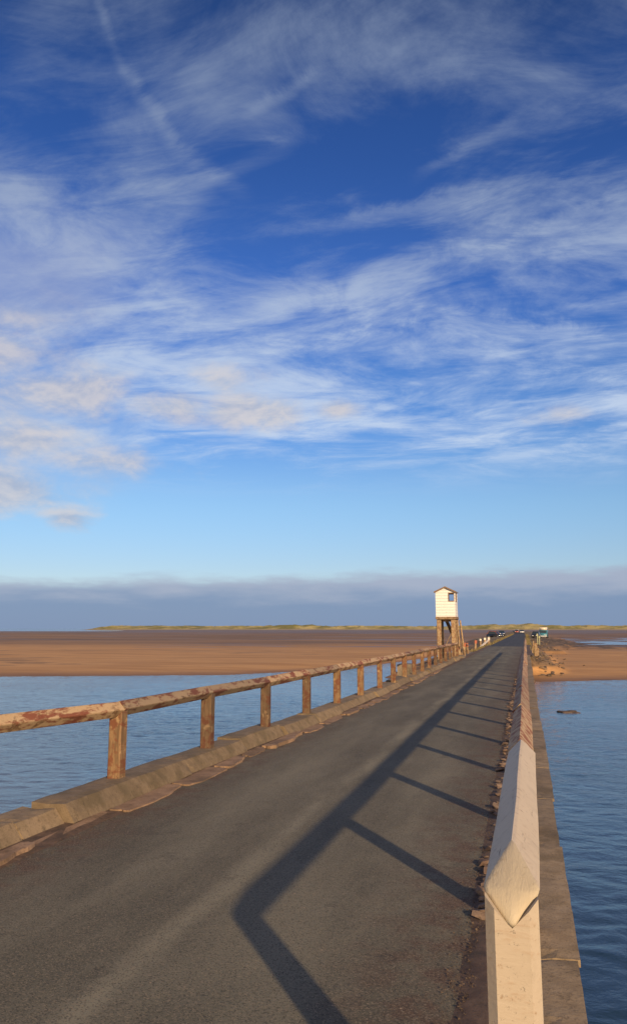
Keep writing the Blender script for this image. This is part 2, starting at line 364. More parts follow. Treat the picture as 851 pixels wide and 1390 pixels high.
def emb(X, Y):
    """top of the causeway bank: two verges falling away to the flats"""
    wl = 2.0 + 5.0 * sstep(Y, 130, 205)
    wl = np.where(Y < 130, 1.0 + 1.6 * sstep(Y, 56, 75), wl)
    wr = .7 + 3.4 * sstep(Y, 130, 190)
    dl = np.maximum(0, (-4.6 - wl) - X); dr = np.maximum(0, X - (.3 + wr))
    rough = fbm(X * .9, Y * .45, 4, 31)
    rough_r = fbm(X * .35, Y * .12, 4, 77)
    zl = -.10 - .25 * sstep(-4.4 - X, 0, wl) - dl * .34 + rough * .30 * sstep(-4.6 - X, .1, 1.6)
    zr = -.10 - .30 * sstep(X, .4, wr) - dr * np.where(Y < 118, .42, .16) + rough * .26 * sstep(X, .3, 1.5) + rough_r * .5 * sstep(Y, 100, 150) * sstep(X, 1, 4)
    zl = zl - 4 * (1 - sstep(Y, 39, 46)); zr = zr - 4 * (1 - sstep(Y, 64, 72))
    zl = np.where(X > -2.5, -9, zl); zr = np.where(X <= -2.5, -9, zr)
    return np.maximum(zl, zr)
def ground(X, Y):
    Ys = np.interp(X, [-900, -300, -120, -60, -40, -24.3, -16.7, -12.6, -11.2, -9.5, -4, 1, 8, 30, 80, 400, 900],
                      [-60, 20, 42, 54, 59, 66, 79, 112, 150, 150, 66, 64, 68.5, 70, 74, 60, 20])
    Ys = Ys + fbm(X * .06, Y * 0 + 3., 3, 5) * 3.0 * sstep(np.abs(X + 3), 8, 25)
    s = Y - Ys
    hgt = -1.22 + .22 * fbm(X / 70, Y / 26, 4, 9) + .05 * fbm(X / 7, Y / 3.2, 3, 15)
    up = WATER + (hgt - WATER) * (1 - np.exp(-np.maximum(s, 0) / 9.))
    dn = WATER + np.maximum(s * .07, -1.6)
    Z = np.where(s > 0, up, dn)
    # wet channel on the right beyond the sand bank, broken by mud bars
    ch = sstep(Y, 178, 200) * (1 - sstep(Y, 330, 430)) * sstep(X - .006 * Y, 5.5, 11)
    Z = Z * (1 - ch) + ch * (WATER - .06 + .035 + .52 * fbm(X / 22, Y / 9, 4, 41))
    # inlet on the left of the causeway
    ci = np.exp(-((X + 11.6 + .004 * (Y - 150)) / 1.5) ** 2) * sstep(Y, 95, 110) * (1 - sstep(Y, 215, 245))
    Z = Z * (1 - ci) + ci * (WATER - .10 + .30 * fbm(X / 5, Y / 22, 3, 51))
    # thin pools on the outer flats
    far = sstep(Y, 330, 520)
    Z = Z * (1 - far) + far * (-1.42 + .40 * fbm(X / 420, Y / 110, 4, 61))
    # open sea beyond the flats on the far left
    sea = sstep(-X / np.maximum(Y, 1), .49, .56) * sstep(Y, 900, 1300)
    Z = Z * (1 - sea) + sea * -3.0
    sea2 = sstep(Y, 5200, 6200); Z = Z * (1 - sea2) + sea2 * -4
    # smooth the causeway line out past the visible road
    E = emb(X, Y) - sstep(Y, 700, 900) * 2
    return np.maximum(Z, E)
def axis(a, b, n, k, c=0.0):
    u = np.linspace(np.arcsinh((a - c) / k), np.arcsinh((b - c) / k), n); return c + k * np.sinh(u)
def grid_mesh(name, xs, ys, Z, mat_, smooth=True):
    nx, ny = len(xs), len(ys); X, Y = np.meshgrid(xs, ys)
    co = np.stack([X, Y, Z], -1).reshape(-1, 3)
    i = np.arange(nx * ny).reshape(ny, nx)
    f = np.stack([i[:-1, :-1], i[:-1, 1:], i[1:, 1:], i[1:, :-1]], -1).reshape(-1, 4)
    me = bpy.data.meshes.new(name); me.vertices.add(len(co)); me.vertices.foreach_set('co', co.ravel())
    me.loops.add(f.size); me.loops.foreach_set('vertex_index', f.ravel().astype(np.int32))
    me.polygons.add(len(f)); me.polygons.foreach_set('loop_start', (np.arange(len(f)) * 4).astype(np.int32))
    me.polygons.foreach_set('loop_total', np.full(len(f), 4, np.int32))
    me.update(calc_edges=True); me.validate()
    if smooth: me.polygons.foreach_set('use_smooth', np.ones(len(f), bool))
    me.materials.append(mat_)
    o = bpy.data.objects.new(name, me); col.objects.link(o); return o
def f_sand(t, bs):
    P = pos(t); X, Y, Z = t.xyz(P)
    big = t.noise(t.mapv(P, sc=(.012, .035, 0)), 1.0, 6, .6, .3)
    mid = t.noise(t.mapv(P, sc=(.06, .22, .5)), 1.0, 6, .62, .3)
    fin = t.noise(P, 3.0, 5, .6)
    c = t.mix(t.ramp(mid, .35, .65), (.44, .225, .080), (.60, .325, .125))
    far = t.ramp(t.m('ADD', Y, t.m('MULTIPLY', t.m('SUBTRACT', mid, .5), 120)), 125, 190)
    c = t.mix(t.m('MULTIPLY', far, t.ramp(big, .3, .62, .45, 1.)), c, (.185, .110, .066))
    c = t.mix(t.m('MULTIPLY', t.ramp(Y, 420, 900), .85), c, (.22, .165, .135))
    c = t.mix(t.m('MULTIPLY', t.ramp(t.m('ADD', mid, t.m('MULTIPLY', big, .4)), .78, .86), .6), c, (.07, .045, .03))
    # wet near the waterline
    wet = t.ramp(t.m('ADD', Z, t.m('MULTIPLY', fin, .05)), -1.42, -1.66)
    c = t.mix(t.m('MULTIPLY', wet, .75), c, (.17, .085, .040))
    c = t.mix(t.ramp(Z, -1.69, -1.95), c, (.045, .035, .025))
    # verge and bank of the causeway: weed, mud and dry grass
    bk = t.ramp(Z, -1.02, -.78)
    vg = t.noise(t.mapv(P, sc=(1, .35, 1)), 1.2, 6, .7)
    vc = t.mix(t.ramp(vg, .36, .60), (.075, .050, .028), (.24, .15, .078))
    vc = t.mix(t.m('MULTIPLY', t.ramp(Z, -.55, -.2), t.ramp(vg, .42, .56)), vc, (.22, .165, .075))
    c = t.mix(bk, c, vc)
    mudr = t.m('MULTIPLY', t.m('MULTIPLY', t.ramp(Y, 130, 165), t.ramp(Y, 260, 215)), t.ramp(t.m('SUBTRACT', X, t.m('MULTIPLY', Y, .11)), 9, -2))
    mudr = t.m('MULTIPLY', mudr, t.ramp(X, 0, 2))
    c = t.mix(t.m('MULTIPLY', mudr, t.ramp(t.noise(t.mapv(P, sc=(.25, .09, 1)), 1.6, 7, .7), .38, .58)), c, (.085, .055, .030))
    rip = t.n('ShaderNodeTexWave', {'Vector': t.mapv(P, rot=(0, 0, R(100))), 'Scale': 1.1, 'Distortion': 5.0, 'Detail': 3.0, 'Detail Scale': 1.3}, wave_type='BANDS').outputs[1]
    h = t.m('ADD', t.m('MULTIPLY', rip, t.ramp(Y, 30, 220, 1.0, .0)), t.m('MULTIPLY', fin, .6))
    h = t.m('ADD', h, t.m('MULTIPLY', t.noise(t.mapv(P, sc=(.2, .8, 1)), 1.0, 5, .6), 2.0))
    ro = t.ramp(wet, 0, 1, .92, .75)
    chn = t.m('MULTIPLY', t.ramp(t.noise(t.mapv(P, (3, 8, 0), sc=(.014, .075, 0)), 1.0, 6, .6, .5), .575, .62), t.ramp(Y, 92, 140))
    chn = t.m('MULTIPLY', chn, t.m('SUBTRACT', 1.0, bk))
    c = t.mix(t.m('MULTIPLY', chn, .75), c, (.10, .065, .042)); ro = t.m('SUBTRACT', ro, t.m('MULTIPLY', chn, .5))
    ro = t.m('MINIMUM', ro, t.ramp(t.m('MULTIPLY', t.ramp(Y, 380, 800), t.ramp(big, .40, .55, .5, 1.)), 0, 1, .92, .62))
    setin(t, bs, Base_Color=c, Roughness=ro, Normal=bump(t, h, .45, .05))
M_sand = mat('tidal_sand', f_sand)
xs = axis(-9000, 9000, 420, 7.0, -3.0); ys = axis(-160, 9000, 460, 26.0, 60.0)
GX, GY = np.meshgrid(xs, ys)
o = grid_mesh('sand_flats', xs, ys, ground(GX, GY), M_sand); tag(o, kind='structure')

# water: one level sheet; the sand rises through it
def f_water(t, bs):
    P = pos(t); X, Y, Z = t.xyz(P)
    wp = t.n('ShaderNodeTexNoise', {'Vector': P, 'Scale': .5, 'Detail': 2}).outputs[1]
    q = t.n('ShaderNodeVectorMath', {0: P, 1: wp}, operation='ADD').outputs[0]
    a = t.noise(t.mapv(q, rot=(0, 0, R(14)), sc=(.9, .85, 1)), 2.6, 5, .60, .4)
    b = t.noise(t.mapv(q, rot=(0, 0, R(-30)), sc=(1., 1.3, 1)), 6.0, 4, .6, .4)
    s = t.noise(t.mapv(P, sc=(.05, .12, 1)), 1.0, 4, .5)
    h = t.m('ADD', a, t.m('MULTIPLY', b, .42))
    amp = t.ramp(s, .30, .70, .55, 1.1)
    h = t.m('MULTIPLY', h, amp)
    fade = t.m('MULTIPLY', t.ramp(Y, 8, 30, .10, .24), t.ramp(Y, 60, 700, 1., .5))
    nr = t.n('ShaderNodeBump', {'Height': h, 'Strength': fade, 'Distance': .22}).outputs[0]
    c = t.mix(t.ramp(s, .35, .65), (.020, .052, .092), (.026, .056, .088))
    setin(t, bs, Base_Color=c, Roughness=.07, Normal=nr, IOR=1.333)
M_water = mat('tidal_water', f_water)
wxs = np.concatenate([[-30000, -9000, -3000, -1000, -400, -200], np.linspace(-120, -46, 150), np.linspace(-45.8, -8, 320), np.linspace(-7.9, -.5, 45), np.linspace(-.35, 14, 190), np.linspace(14.4, 60, 70), [90, 200, 600, 3000, 9000, 30000]])
wys = np.concatenate([[-400, -100, -20, -5], np.arange(0, 22, .07), np.arange(22, 48, .11), np.arange(48, 95, .2), np.arange(95, 130, .6), [140, 170, 220, 300, 420, 600, 900, 1500, 3000, 8000, 42000]])
WX_, WY_ = np.meshgrid(wxs, wys)
def rip(X, Y):
    u = X + .35 * fbm(X * .5, Y * .5, 2, 90); v = Y + .35 * fbm(X * .5 + 9, Y * .5, 2, 91)
    a = fbm(u * 1.5 + .6 * v, v * 2.7 - .7 * u, 3, 92, .5)
    b = fbm(u * 3.2 - 1.1 * v, v * 5.2 + 1.6 * u, 2, 95, .5)
    long = fbm(X * .22, Y * .18, 2, 97)
    patch = .75 + .9 * np.clip(fbm(X * .07, Y * .05, 3, 98) + .25, 0, 1)
    return (.020 * a + .012 * b) * patch + .006 * long
env = sstep(WX_, -118, -80) * (1 - sstep(WX_, 45, 60)) * (1 - sstep(WY_, 90, 128)) * sstep(WY_, -5, 0)
tag(grid_mesh('water', wxs, wys, WATER + env * rip(WX_, WY_) * np.clip(1.25 - WY_ / 130, .4, 1), M_water), kind='structure')

# dunes on the island
def f_dune(t, bs):
    P = pos(t); X, Y, Z = t.xyz(P)
    n1 = t.noise(t.mapv(P, sc=(1, .5, 2)), .022, 7, .62); n2 = t.noise(P, .09, 5, .6)
    c = t.mix(t.ramp(n1, .38, .62), (.21, .19, .05), (.54, .43, .17))
    c = t.mix(t.ramp(n2, .55, .7), c, (.15, .135, .055))
    c = t.mix(t.m('MULTIPLY', t.ramp(Z, 1.6, .2), .8), c, (.36, .27, .17))
    setin(t, bs, Base_Color=c, Roughness=.95, Normal=bump(t, n2, .8, 2.5))
M_dune = mat('marram_dunes', f_dune)
dx = np.linspace(-1030, 2600, 720); dy = np.linspace(1780, 2300, 60)
DX, DY = np.meshgrid(dx, dy)
prof = sstep(DY, 1790, 1880) * (1 - sstep(DY, 2150, 2300))
r1 = 1 - np.abs(fbm(DX / 95, DY / 150, 4, 3)) * 2.3
r2 = fbm(DX / 38, DY / 60, 4, 8)
hh = 2.9 + 4.6 * np.clip(r1, 0, 1) ** 1.5 + 2.6 * r2
for gx, gh, gw in ((-1010, 1.6, 40), (-75, 2.9, 20), (-32, 2.3, 14), (12, 3.0, 22), (60, 1.6, 18), (-520, 1.8, 40)):
    hh += gh * np.exp(-((DX - gx) / gw) ** 2)
hh *= sstep(DX, -1030, -985)
DZ = -1.9 + prof * (hh * 1.22 + 1.2 * fbm(DX / 12, DY / 20, 3, 21) + 1.0)
tag(grid_mesh('dunes', dx, dy, DZ, M_dune), kind='structure')

# ------------------------------------------------------------------ road
def xl(Y): return float(np.interp(Y, [-10, 7, 12, 36, 90, 280, 420, 900], [-4.75, -4.75, -4.78, -4.40, -4.32, -4.15, -4.6, -14]))
def xr(Y): return float(np.interp(Y, [-10, 6, 24, 80, 280, 420, 900], [-.40, -.43, -.50, -.45, -.30, -.9, -10]))
def road(name, Y0, Y1, z, mat_, step):
    bm = BM(); n = int((Y1 - Y0) / step); prev = None
    for i in range(n + 1):
        Y = Y0 + (Y1 - Y0) * i / n; a, b = xl(Y), xr(Y)
        ja = .07 * noise.noise(Vector((Y * .9, 3, 0))) + .035 * noise.noise(Vector((Y * 4.1, 9, 0)))
        jb = .06 * noise.noise(Vector((Y * .8, 13, 0))) + .03 * noise.noise(Vector((Y * 4.3, 19, 0)))
        row = [bm.verts.new((a + ja + (b + jb - a - ja) * k / 8, Y, z + .03 * (1 - (2 * k / 8 - 1) ** 2))) for k in range(9)]
        if prev:
            for k in range(8): bm.faces.new((prev[k], prev[k+1], row[k+1], row[k]))
        prev = row
    tag(link(name, bm, mat_, smooth=True), kind='structure')
road('road', -8, 102, 0.0, M_asphalt, .18)
road('far_road', 101.95, 820, 0.006, M_asphalt_dark, 3)

# ------------------------------------------------------------------ bridge deck with kerb stones and piers
bridge = thing('bridge', 'low concrete causeway bridge with stone kerbs carrying the road over blue water', 'bridge', (-2.5, 30, 0))
def bchild(name, bm, m, smooth=False):
    bmesh.ops.translate(bm, verts=bm.verts, vec=(2.5, -30, 0)); return link(name, bm, m, bridge, smooth)
def fx(Y): return float(np.interp(Y, [-6, 7.0, 10.2, 16, 24.5, 62], [-5.3, -5.2, -5.14, -4.97, -4.76, -4.72]))
bm = BM()
Yv = [-8 + 4 * i for i in range(23)]
A = []
for Y in Yv:
    l, r = fx(Y) - .22, .20
    A.append([bm.verts.new(q) for q in ((l, Y, -.03), (r, Y, -.03), (r, Y, -.62), (l, Y, -.62))])
for a, b in zip(A, A[1:]):
    for k in range(4): bm.faces.new((a[k], a[(k+1) % 4], b[(k+1) % 4], b[k]))
bm.faces.new(A[0]); bm.faces.new(A[-1][::-1])
bchild('deck', bm, M_conc)
for Y in (-6, 3, 12, 21, 30, 39, 48, 57, 66):
    bm = BM()
    for xx in (-4.3, -2.4, -.5): add_cyl(bm, (xx, Y, -3.6), (xx, Y, -.85), .26, .26, 16)
    add_box(bm, -4.9, .1, Y - .35, Y + .35, -.9, -.622, .03)
    bchild('pier', bm, M_conc)
def rough_block(bm, x0, x1, y0, y1, z0, z1, amp=.018, cell=.16, seed=0, splay=0.0):
    """block cut into small faces and worn by noise"""
    nx, ny, nz = [max(1, int(round((b - a) / cell))) for a, b in ((x0, x1), (y0, y1), (z0, z1))]
    b2 = BM(); bmesh.ops.create_cube(b2, size=1)
    def cut(axis_, n):
        for i in range(1, n):
            pl = [0, 0, 0]; pl[axis_] = -.5 + i / n; no = [0, 0, 0]; no[axis_] = 1
            bmesh.ops.bisect_plane(b2, geom=b2.verts[:] + b2.edges[:] + b2.faces[:], plane_co=pl, plane_no=no)
    cut(0, nx); cut(1, ny); cut(2, nz)
    off = []
    for v in b2.verts:
        c = Vector((x0 + (v.co.x + .5) * (x1 - x0), y0 + (v.co.y + .5) * (y1 - y0), z0 + (v.co.z + .5) * (z1 - z0)))
        k = sum(abs(abs(u) - .5) < 1e-4 for u in v.co)
        cc = Vector(((x0 + x1) / 2, c.y, (z0 + z1) / 2))
        if k >= 2: c += (cc - c).normalized() * .022
        d = noise.noise_vector(c * 3.1 + Vector((seed, seed * 2, 0))) * amp + noise.noise_vector(c * 9 + Vector((seed, 0, 5))) * amp * .5
        c.x -= splay * max(0, (v.co.x + .5)) * (v.co.z + .5)
        v.co = c + d
    me = bpy.data.meshes.new('tmp'); b2.to_mesh(me); b2.free(); bm.from_mesh(me); bpy.data.meshes.remove(me)
Y = -3.2; i = 0
random.seed(5)
while Y < 63:
    L = random.uniform(2.0, 3.1) if Y < 30 else random.uniform(2.6, 3.4)
    if 5.5 < Y < 8.2: L = 8.62 - Y
    elif 8.5 < Y < 9: L = 3.25
    elif 11.5 < Y < 12: L = 2.4
    jx = random.uniform(-.07, .06); zt = .185 + random.uniform(-.035, .045)
    if abs(Y - 8.62) < .1: jx, zt = .05, .225
    if abs(Y - 11.9) < .2: jx, zt = .0, .20
    bm = BM(); xa = fx(Y + L / 2)
    rough_block(bm, xa - .27 + jx, xa + .33 + jx, Y + .018, Y + L - .018, -.028, zt, .009 if Y < 32 else .04, .15 if Y < 30 else .3, i, .15)
    ang = math.atan2(fx(Y + L) - fx(Y), L) + random.uniform(-.008, .008)
    bmesh.ops.rotate(bm, cent=(xa, Y + L / 2, 0), matrix=Matrix.Rotation(-ang, 3, 'Z'), verts=bm.verts)
    bchild('kerb_stone', bm, M_kerb); Y += L; i += 1
Y = -3.0
while Y < 71:
    L = random.choice((2.4, 2.9, 3.2, 1.9)); jx = random.uniform(-.015, .02)
    if 3.9 < Y < 5.6: L = 1.0
    bm = BM(); rough_block(bm, -.33 + jx, .262 + jx, Y + .01, Y + L - .01, -.028, .015 + random.uniform(-.008, .008), .007, .15 if Y < 30 else .3, i + 50)
    bchild('kerb_stone', bm, M_kerb2); Y += L; i += 1
# irregular flat paving stones between left kerb and asphalt
Y = 3.0; random.seed(21)
while Y < 44:
    L = random.uniform(.8, 2.3); wd = random.uniform(.18, .34)
    xk = fx(Y + L / 2) + .35
    zt = random.uniform(.02, .05); bm = BM()
    cr = [(0, .02), (random.uniform(.75, 1), 0), (1.0, random.uniform(.25, .5)), (random.uniform(.7, .98), random.uniform(.7, .95)), (random.uniform(.3, .6), 1.0), (0, .98)]
    ring = []
    for k in range(len(cr)):
        (a, b), (a2, b2_) = cr[k], cr[(k + 1) % len(cr)]
        for j in range(5):
            t_ = j / 5; u, v = a + (a2 - a) * t_, b + (b2_ - b) * t_
            nn = noise.noise_vector(Vector((u * 3, v * 5, Y * 7))) * .05 + noise.noise_vector(Vector((u * 11, v * 16, Y * 7))) * .018
            ring.append((xk + u * wd + nn.x * (u > .1), Y + v * L + nn.y * 1.4))
    n = len(ring)
    tilt = random.uniform(-.02, .03)
    tv = [bm.verts.new((a, b, zt + .012 * noise.noise(Vector((a * 4, b * 4, 1))) - tilt * (a - xk) / wd)) for a, b in ring]
    bv = [bm.verts.new((a + .01 * (a > xk + .1), b, -.03)) for a, b in ring]
    f = bm.faces.new(tv)
    for k in range(n): bm.faces.new((tv[k], tv[(k+1) % n], bv[(k+1) % n], bv[k]))
    bchild('paving_stone', bm, M_slab); Y += L + random.uniform(.0, .10) + (random.uniform(.1, .3) if random.random() < .12 else 0)

# shoulder of sandy grit under slabs so that no gap shows
bm = BM()
pr = None
for k in range(0, 230):
    Y = -6 + k * .5
    a, b = fx(min(Y, 62)) + .15, xl(Y) + .35
    row = [bm.verts.new((a + (b - a) * j / 3, Y, -.004 + .03 * (1 - j / 3) + .012 * noise.noise(Vector((Y * 2, j, 0))) - (.02 if j == 3 else 0))) for j in range(4)]
    if pr:
        for j in range(3): bm.faces.new((pr[j], pr[j+1], row[j+1], row[j]))
    pr = row
tag(link('left_shoulder', bm, f_stone((.10, .062, .040), (.20, .13, .085), (.07, .05, .035), sc=3.), smooth=True), kind='structure')
bm = BM(); pr = None
for k in range(0, 240):
    Y = -6 + k * .5; a, b = xr(Y) - .12, .05 if Y < 70 else .55
    row = [bm.verts.new((a + (b - a) * j / 4, Y, -.012 + .045 * math.sin(math.pi * j / 4) + .03 * noise.noise(Vector((Y * 3, j * 2., 4))) * (j > 0))) for j in range(5)]
    if pr:
        for j in range(4): bm.faces.new((pr[j], pr[j+1], row[j+1], row[j]))
    pr = row
tag(link('right_shoulder', bm, f_stone((.085, .052, .036), (.16, .105, .07), (.04, .035, .028), sc=3.), smooth=True), kind='structure')

# ------------------------------------------------------------------ timber railings
SD = .106     # half diagonal of the square beam set on edge
def diamond_beam(bm, p, q, s=SD, seg=10, seed=0., bev0=0.0):
    p, q = Vector(p), Vector(q); d = (q - p); L = d.length; d.normalize()
    side = d.cross(Vector((0, 0, 1))).normalized(); up = side.cross(d)
    prof = []
    for k, (a, b) in enumerate(((1, 0), (0, 1), (-1, 0), (0, -1))):       # worn arrises
        a2, b2 = ((0, 1), (-1, 0), (0, -1), (1, 0))[k]
        prof.append((a * .955 + a2 * .02, b * .955 + b2 * .02)); prof.append((a * .88 + a2 * .12, b * .88 + b2 * .12))
        prof.append((a * .12 + a2 * .88, b * .12 + b2 * .88))
    rows = []
    for i in range(seg + 1):
        t = i / seg; c = p + d * (L * t); row = []
        for (u, v) in prof:
            pt = c + side * (u * s) + up * (v * s)
            pt += noise.noise_vector(pt * 1.7 + Vector((seed, 0, 0))) * .0035
            if bev0: pt += d * bev0 * ((v + 1) / 2) ** 2.0 * (1 - t)
            row.append(bm.verts.new(pt))
        rows.append(row)
    n = len(prof)
    for a, b in zip(rows, rows[1:]):
        for k in range(n): bm.faces.new((a[k], a[(k+1) % n], b[(k+1) % n], b[k]))
    bm.faces.new(rows[-1][::-1])
    if bev0:
        last = rows[0]
        for sc_, bulge in ((.86, .006), (.66, .012), (.42, .016), (.18, .018)):
            ring = []
            for (u, v) in prof:
                v2 = v * sc_; pt = p + side * (u * sc_ * s) + up * (v2 * s) + d * (bev0 * ((v2 + 1) / 2) ** 2.0 - bulge)
                ring.append(bm.verts.new(pt + noise.noise_vector(pt * 14) * .004))
            for k in range(n): bm.faces.new((last[k], last[(k+1) % n], ring[(k+1) % n], ring[k]))
            last = ring
        bm.faces.new(last)
    else: bm.faces.new(rows[0])
def notched_post(bm, x, y, z0, zc, wd=.105, dp=.105, cham=.012, rot=0., s=SD):
    """square post whose head is cut to a V that cradles the beam"""
    g = .0015; zs = zc - (s - wd) - g * 1.5; zb = zc - s - g * 1.5
    b2 = BM()
    # outline with chamfered corners, subdivided so the V can be cut into it
    ring = [(-wd + cham, -dp), (0, -dp), (wd - cham, -dp), (wd, -dp + cham), (wd, dp - cham), (wd - cham, dp), (0, dp), (-wd + cham, dp), (-wd, dp - cham), (-wd, -dp + cham)]
    def top(u): return zb + abs(u)
    B = [b2.verts.new((u, v, z0)) for u, v in ring]
    M1 = [b2.verts.new((u + .004 * noise.noise(Vector((x, y, k))), v, z0 + (zb - z0) * .55)) for k, (u, v) in enumerate(ring)]
    T = [b2.verts.new((u, v, top(u))) for u, v in ring]
    n = len(ring)
    b2.faces.new(B[::-1])
    for a, b in ((B, M1), (M1, T)):
        for k in range(n): b2.faces.new((a[k], a[(k+1) % n], b[(k+1) % n], b[k]))
    b2.faces.new((T[1], T[2], T[3], T[4], T[5], T[6])); b2.faces.new((T[6], T[7], T[8], T[9], T[0], T[1]))
    bmesh.ops.transform(b2, matrix=Matrix.Translation((x, y, 0)) @ Matrix.Rotation(rot, 4, 'Z'), verts=b2.verts)
    me = bpy.data.meshes.new('tmp'); b2.to_mesh(me); b2.free(); bm.from_mesh(me); bpy.data.meshes.remove(me)

random.seed(3)
railL = thing('timber_railing', 'long brown timber railing with flaking red and cream paint along the left kerb', 'railing', (-5, 30, .2))
def lch(name, bm, m): bmesh.ops.translate(bm, verts=bm.verts, vec=(5, -30, -.2)); return link(name, bm, m, railL)
LP = [(-5.72, 7.05), (-5.15, 10.2), (-5.08, 13.2), (-4.98, 16.05), (-4.92, 19.0), (-4.86, 21.95), (-4.78, 24.8)]
yy = 27.8
while yy < 62.5: LP.append((-4.72 + .0 * yy, yy)); yy += 2.95
LP.insert(0, (-6.3, 3.9))
ZL = 1.07
def zl(Y): return ZL + (.03 if Y < 8 else 0) - .0015 * max(0, Y - 40) 
for k, (a, b) in enumerate(LP):
    bm = BM(); rot = 0
    if a < -5.3: rot = -.19
    lean = random.uniform(-.012, .012)
    wd = .084 + random.uniform(-.006, .006)
    notched_post(bm, a, b, -.3 if a < -5.5 else .12, zl(b), wd, wd, .012, rot + random.uniform(-.04, .04))
    lch('post', bm, M_post)
for k, (p, q) in enumerate(zip(LP, LP[1:])):
    bm = BM()
    P0 = Vector((p[0], p[1] + .004, zl(p[1]) + random.uniform(-.006, .006))); Q0 = Vector((q[0], q[1] - .004, zl(q[1]) + random.uniform(-.006, .006)))
    diamond_beam(bm, P0, Q0, SD * random.uniform(.97, 1.02), 10, k * 3.7)
    lch('rail', bm, M_rail)

railR = thing('timber_railing', 'timber railing on the right kerb, cream painted at its near end, flaking red beyond', 'railing', (-.07, 35, .2))
def rch(name, bm, m): bmesh.ops.translate(bm, verts=bm.verts, vec=(.07, -35, -.2)); return link(name, bm, m, railR)
ZR = 1.20; XR = -.088; SR = .101
RP = [3.215, 6.5] + [9.62 + 3.12 * k for k in range(22)]
RP = [y_ for y_ in RP if y_ < 74]
for k, Yp in enumerate(RP):
    bm = BM()
    if k == 0: notched_post(bm, XR, Yp, -.05, ZR, .090, .092, .032, 0, SR)
    else: notched_post(bm, XR, Yp, -.05, ZR, .075, .078, .012, random.uniform(-.03, .03), SR)
    o = rch('post', bm, M_white if k < 1 else M_post)
    if k == 0: o['label'] = 'cream painted end post with chamfered corners'
ends = [3.118, 6.55] + RP[2:]
ends[-1] += .12
for k, (a, b) in enumerate(zip(ends, ends[1:])):
    bm = BM()
    jx = .012 if k == 1 else random.uniform(-.008, .008)
    if k == 0:
        diamond_beam(bm, (XR + .002, a, ZR), (XR + .02, b - .004, ZR), SR, 16, 1.3, bev0=.40)
        o = rch('rail', bm, M_white_lit); o['label'] = 'cream painted rail with bevelled end'
        # end grain takes its own material
        o.data.materials.append(M_end)
        for f in o.data.polygons:
            if f.index >= len(o.data.polygons) - (4 * 12 + 1) or f.normal.y < -.6: f.material_index = 1; f.use_smooth = True
    else:
        diamond_beam(bm, (XR + jx, a + .004, ZR + random.uniform(-.006, .004)), (XR + jx, b - .004, ZR + random.uniform(-.006, .004)), SR * .97, 16, k * 2.9)
        rch('rail', bm, M_railR)

# ------------------------------------------------------------------ refuge hut on stilts
def f_boards(t, bs):
    P = pos(t); X, Y, Z = t.xyz(P)
    n1 = t.noise(t.mapv(P, sc=(1, 1, 5)), 2.2, 6, .6); n2 = t.noise(P, 8, 5, .6)
    line = t.ramp(t.m('ABSOLUTE', t.m('SUBTRACT', t.m('FRACT', t.m('MULTIPLY', Z, 4.6)), .5)), .45, .49)
    c = t.mix(n1, (.80, .77, .70), (.88, .86, .80))
    c = t.mix(t.m('MULTIPLY', t.ramp(n2, .58, .70), .45), c, (.52, .33, .20))
    setin(t, bs, Base_Color=c, Roughness=.7, Normal=bump(t, t.m('SUBTRACT', n2, t.m('MULTIPLY', line, 3.)), .8, .012))
M_boards = mat('white_weatherboard', f_boards)
M_hutwood = f_timber((.46, .33, .19), (.26, .14, .07), (.33, .22, .12), .6)
M_roof = plain('grey_felt', (.17, .13, .10), .9)
M_trim = plain('brown_trim', (.22, .135, .075), .7)
M_glass = mat('window_glass', lambda t, bs: setin(t, bs, Base_Color=(.9, .95, 1.), Roughness=.05, Transmission_Weight=1.0, IOR=1.05))
HX0, HX1, HY0, HY1, HZ0, HZ1, HPK = -6.62, -5.14, 65.0, 67.3, 2.98, 4.86, 5.20
hut = thing('refuge_hut', 'small white boarded refuge hut on tall timber legs standing beside the causeway', 'hut', ((HX0+HX1)/2, (HY0+HY1)/2, -1.4))
HC = Vector(((HX0+HX1)/2, (HY0+HY1)/2, -1.4))
def hch(name, bm, m, parent=None):
    bmesh.ops.translate(bm, verts=bm.verts, vec=-HC); return link(name, bm, m, parent or hut)
legs = []
for lx in (HX0 + .20, HX1 - .20):
    for ly in (HY0 + .22, HY1 - .22):
        bm = BM(); add_box(bm, lx - .16, lx + .16, ly - .16, ly + .16, -2.0, HZ0 - .20, .02); hch('leg', bm, M_hutwood)
bm = BM()
add_box(bm, HX0 - .04, HX1 + .06, HY0 - .05, HY1 + .05, HZ0 - .198, HZ0 - .002, .01); pf = hch('platform', bm, M_hutwood)
for yy in (HY0 + .55, HY0 + 1.15, HY0 + 1.75):
    bm = BM(); add_box(bm, HX0 + .02, HX1 - .02, yy - .06, yy + .06, HZ0 - .36, HZ0 - .20); hch('joist', bm, M_hutwood, pf)
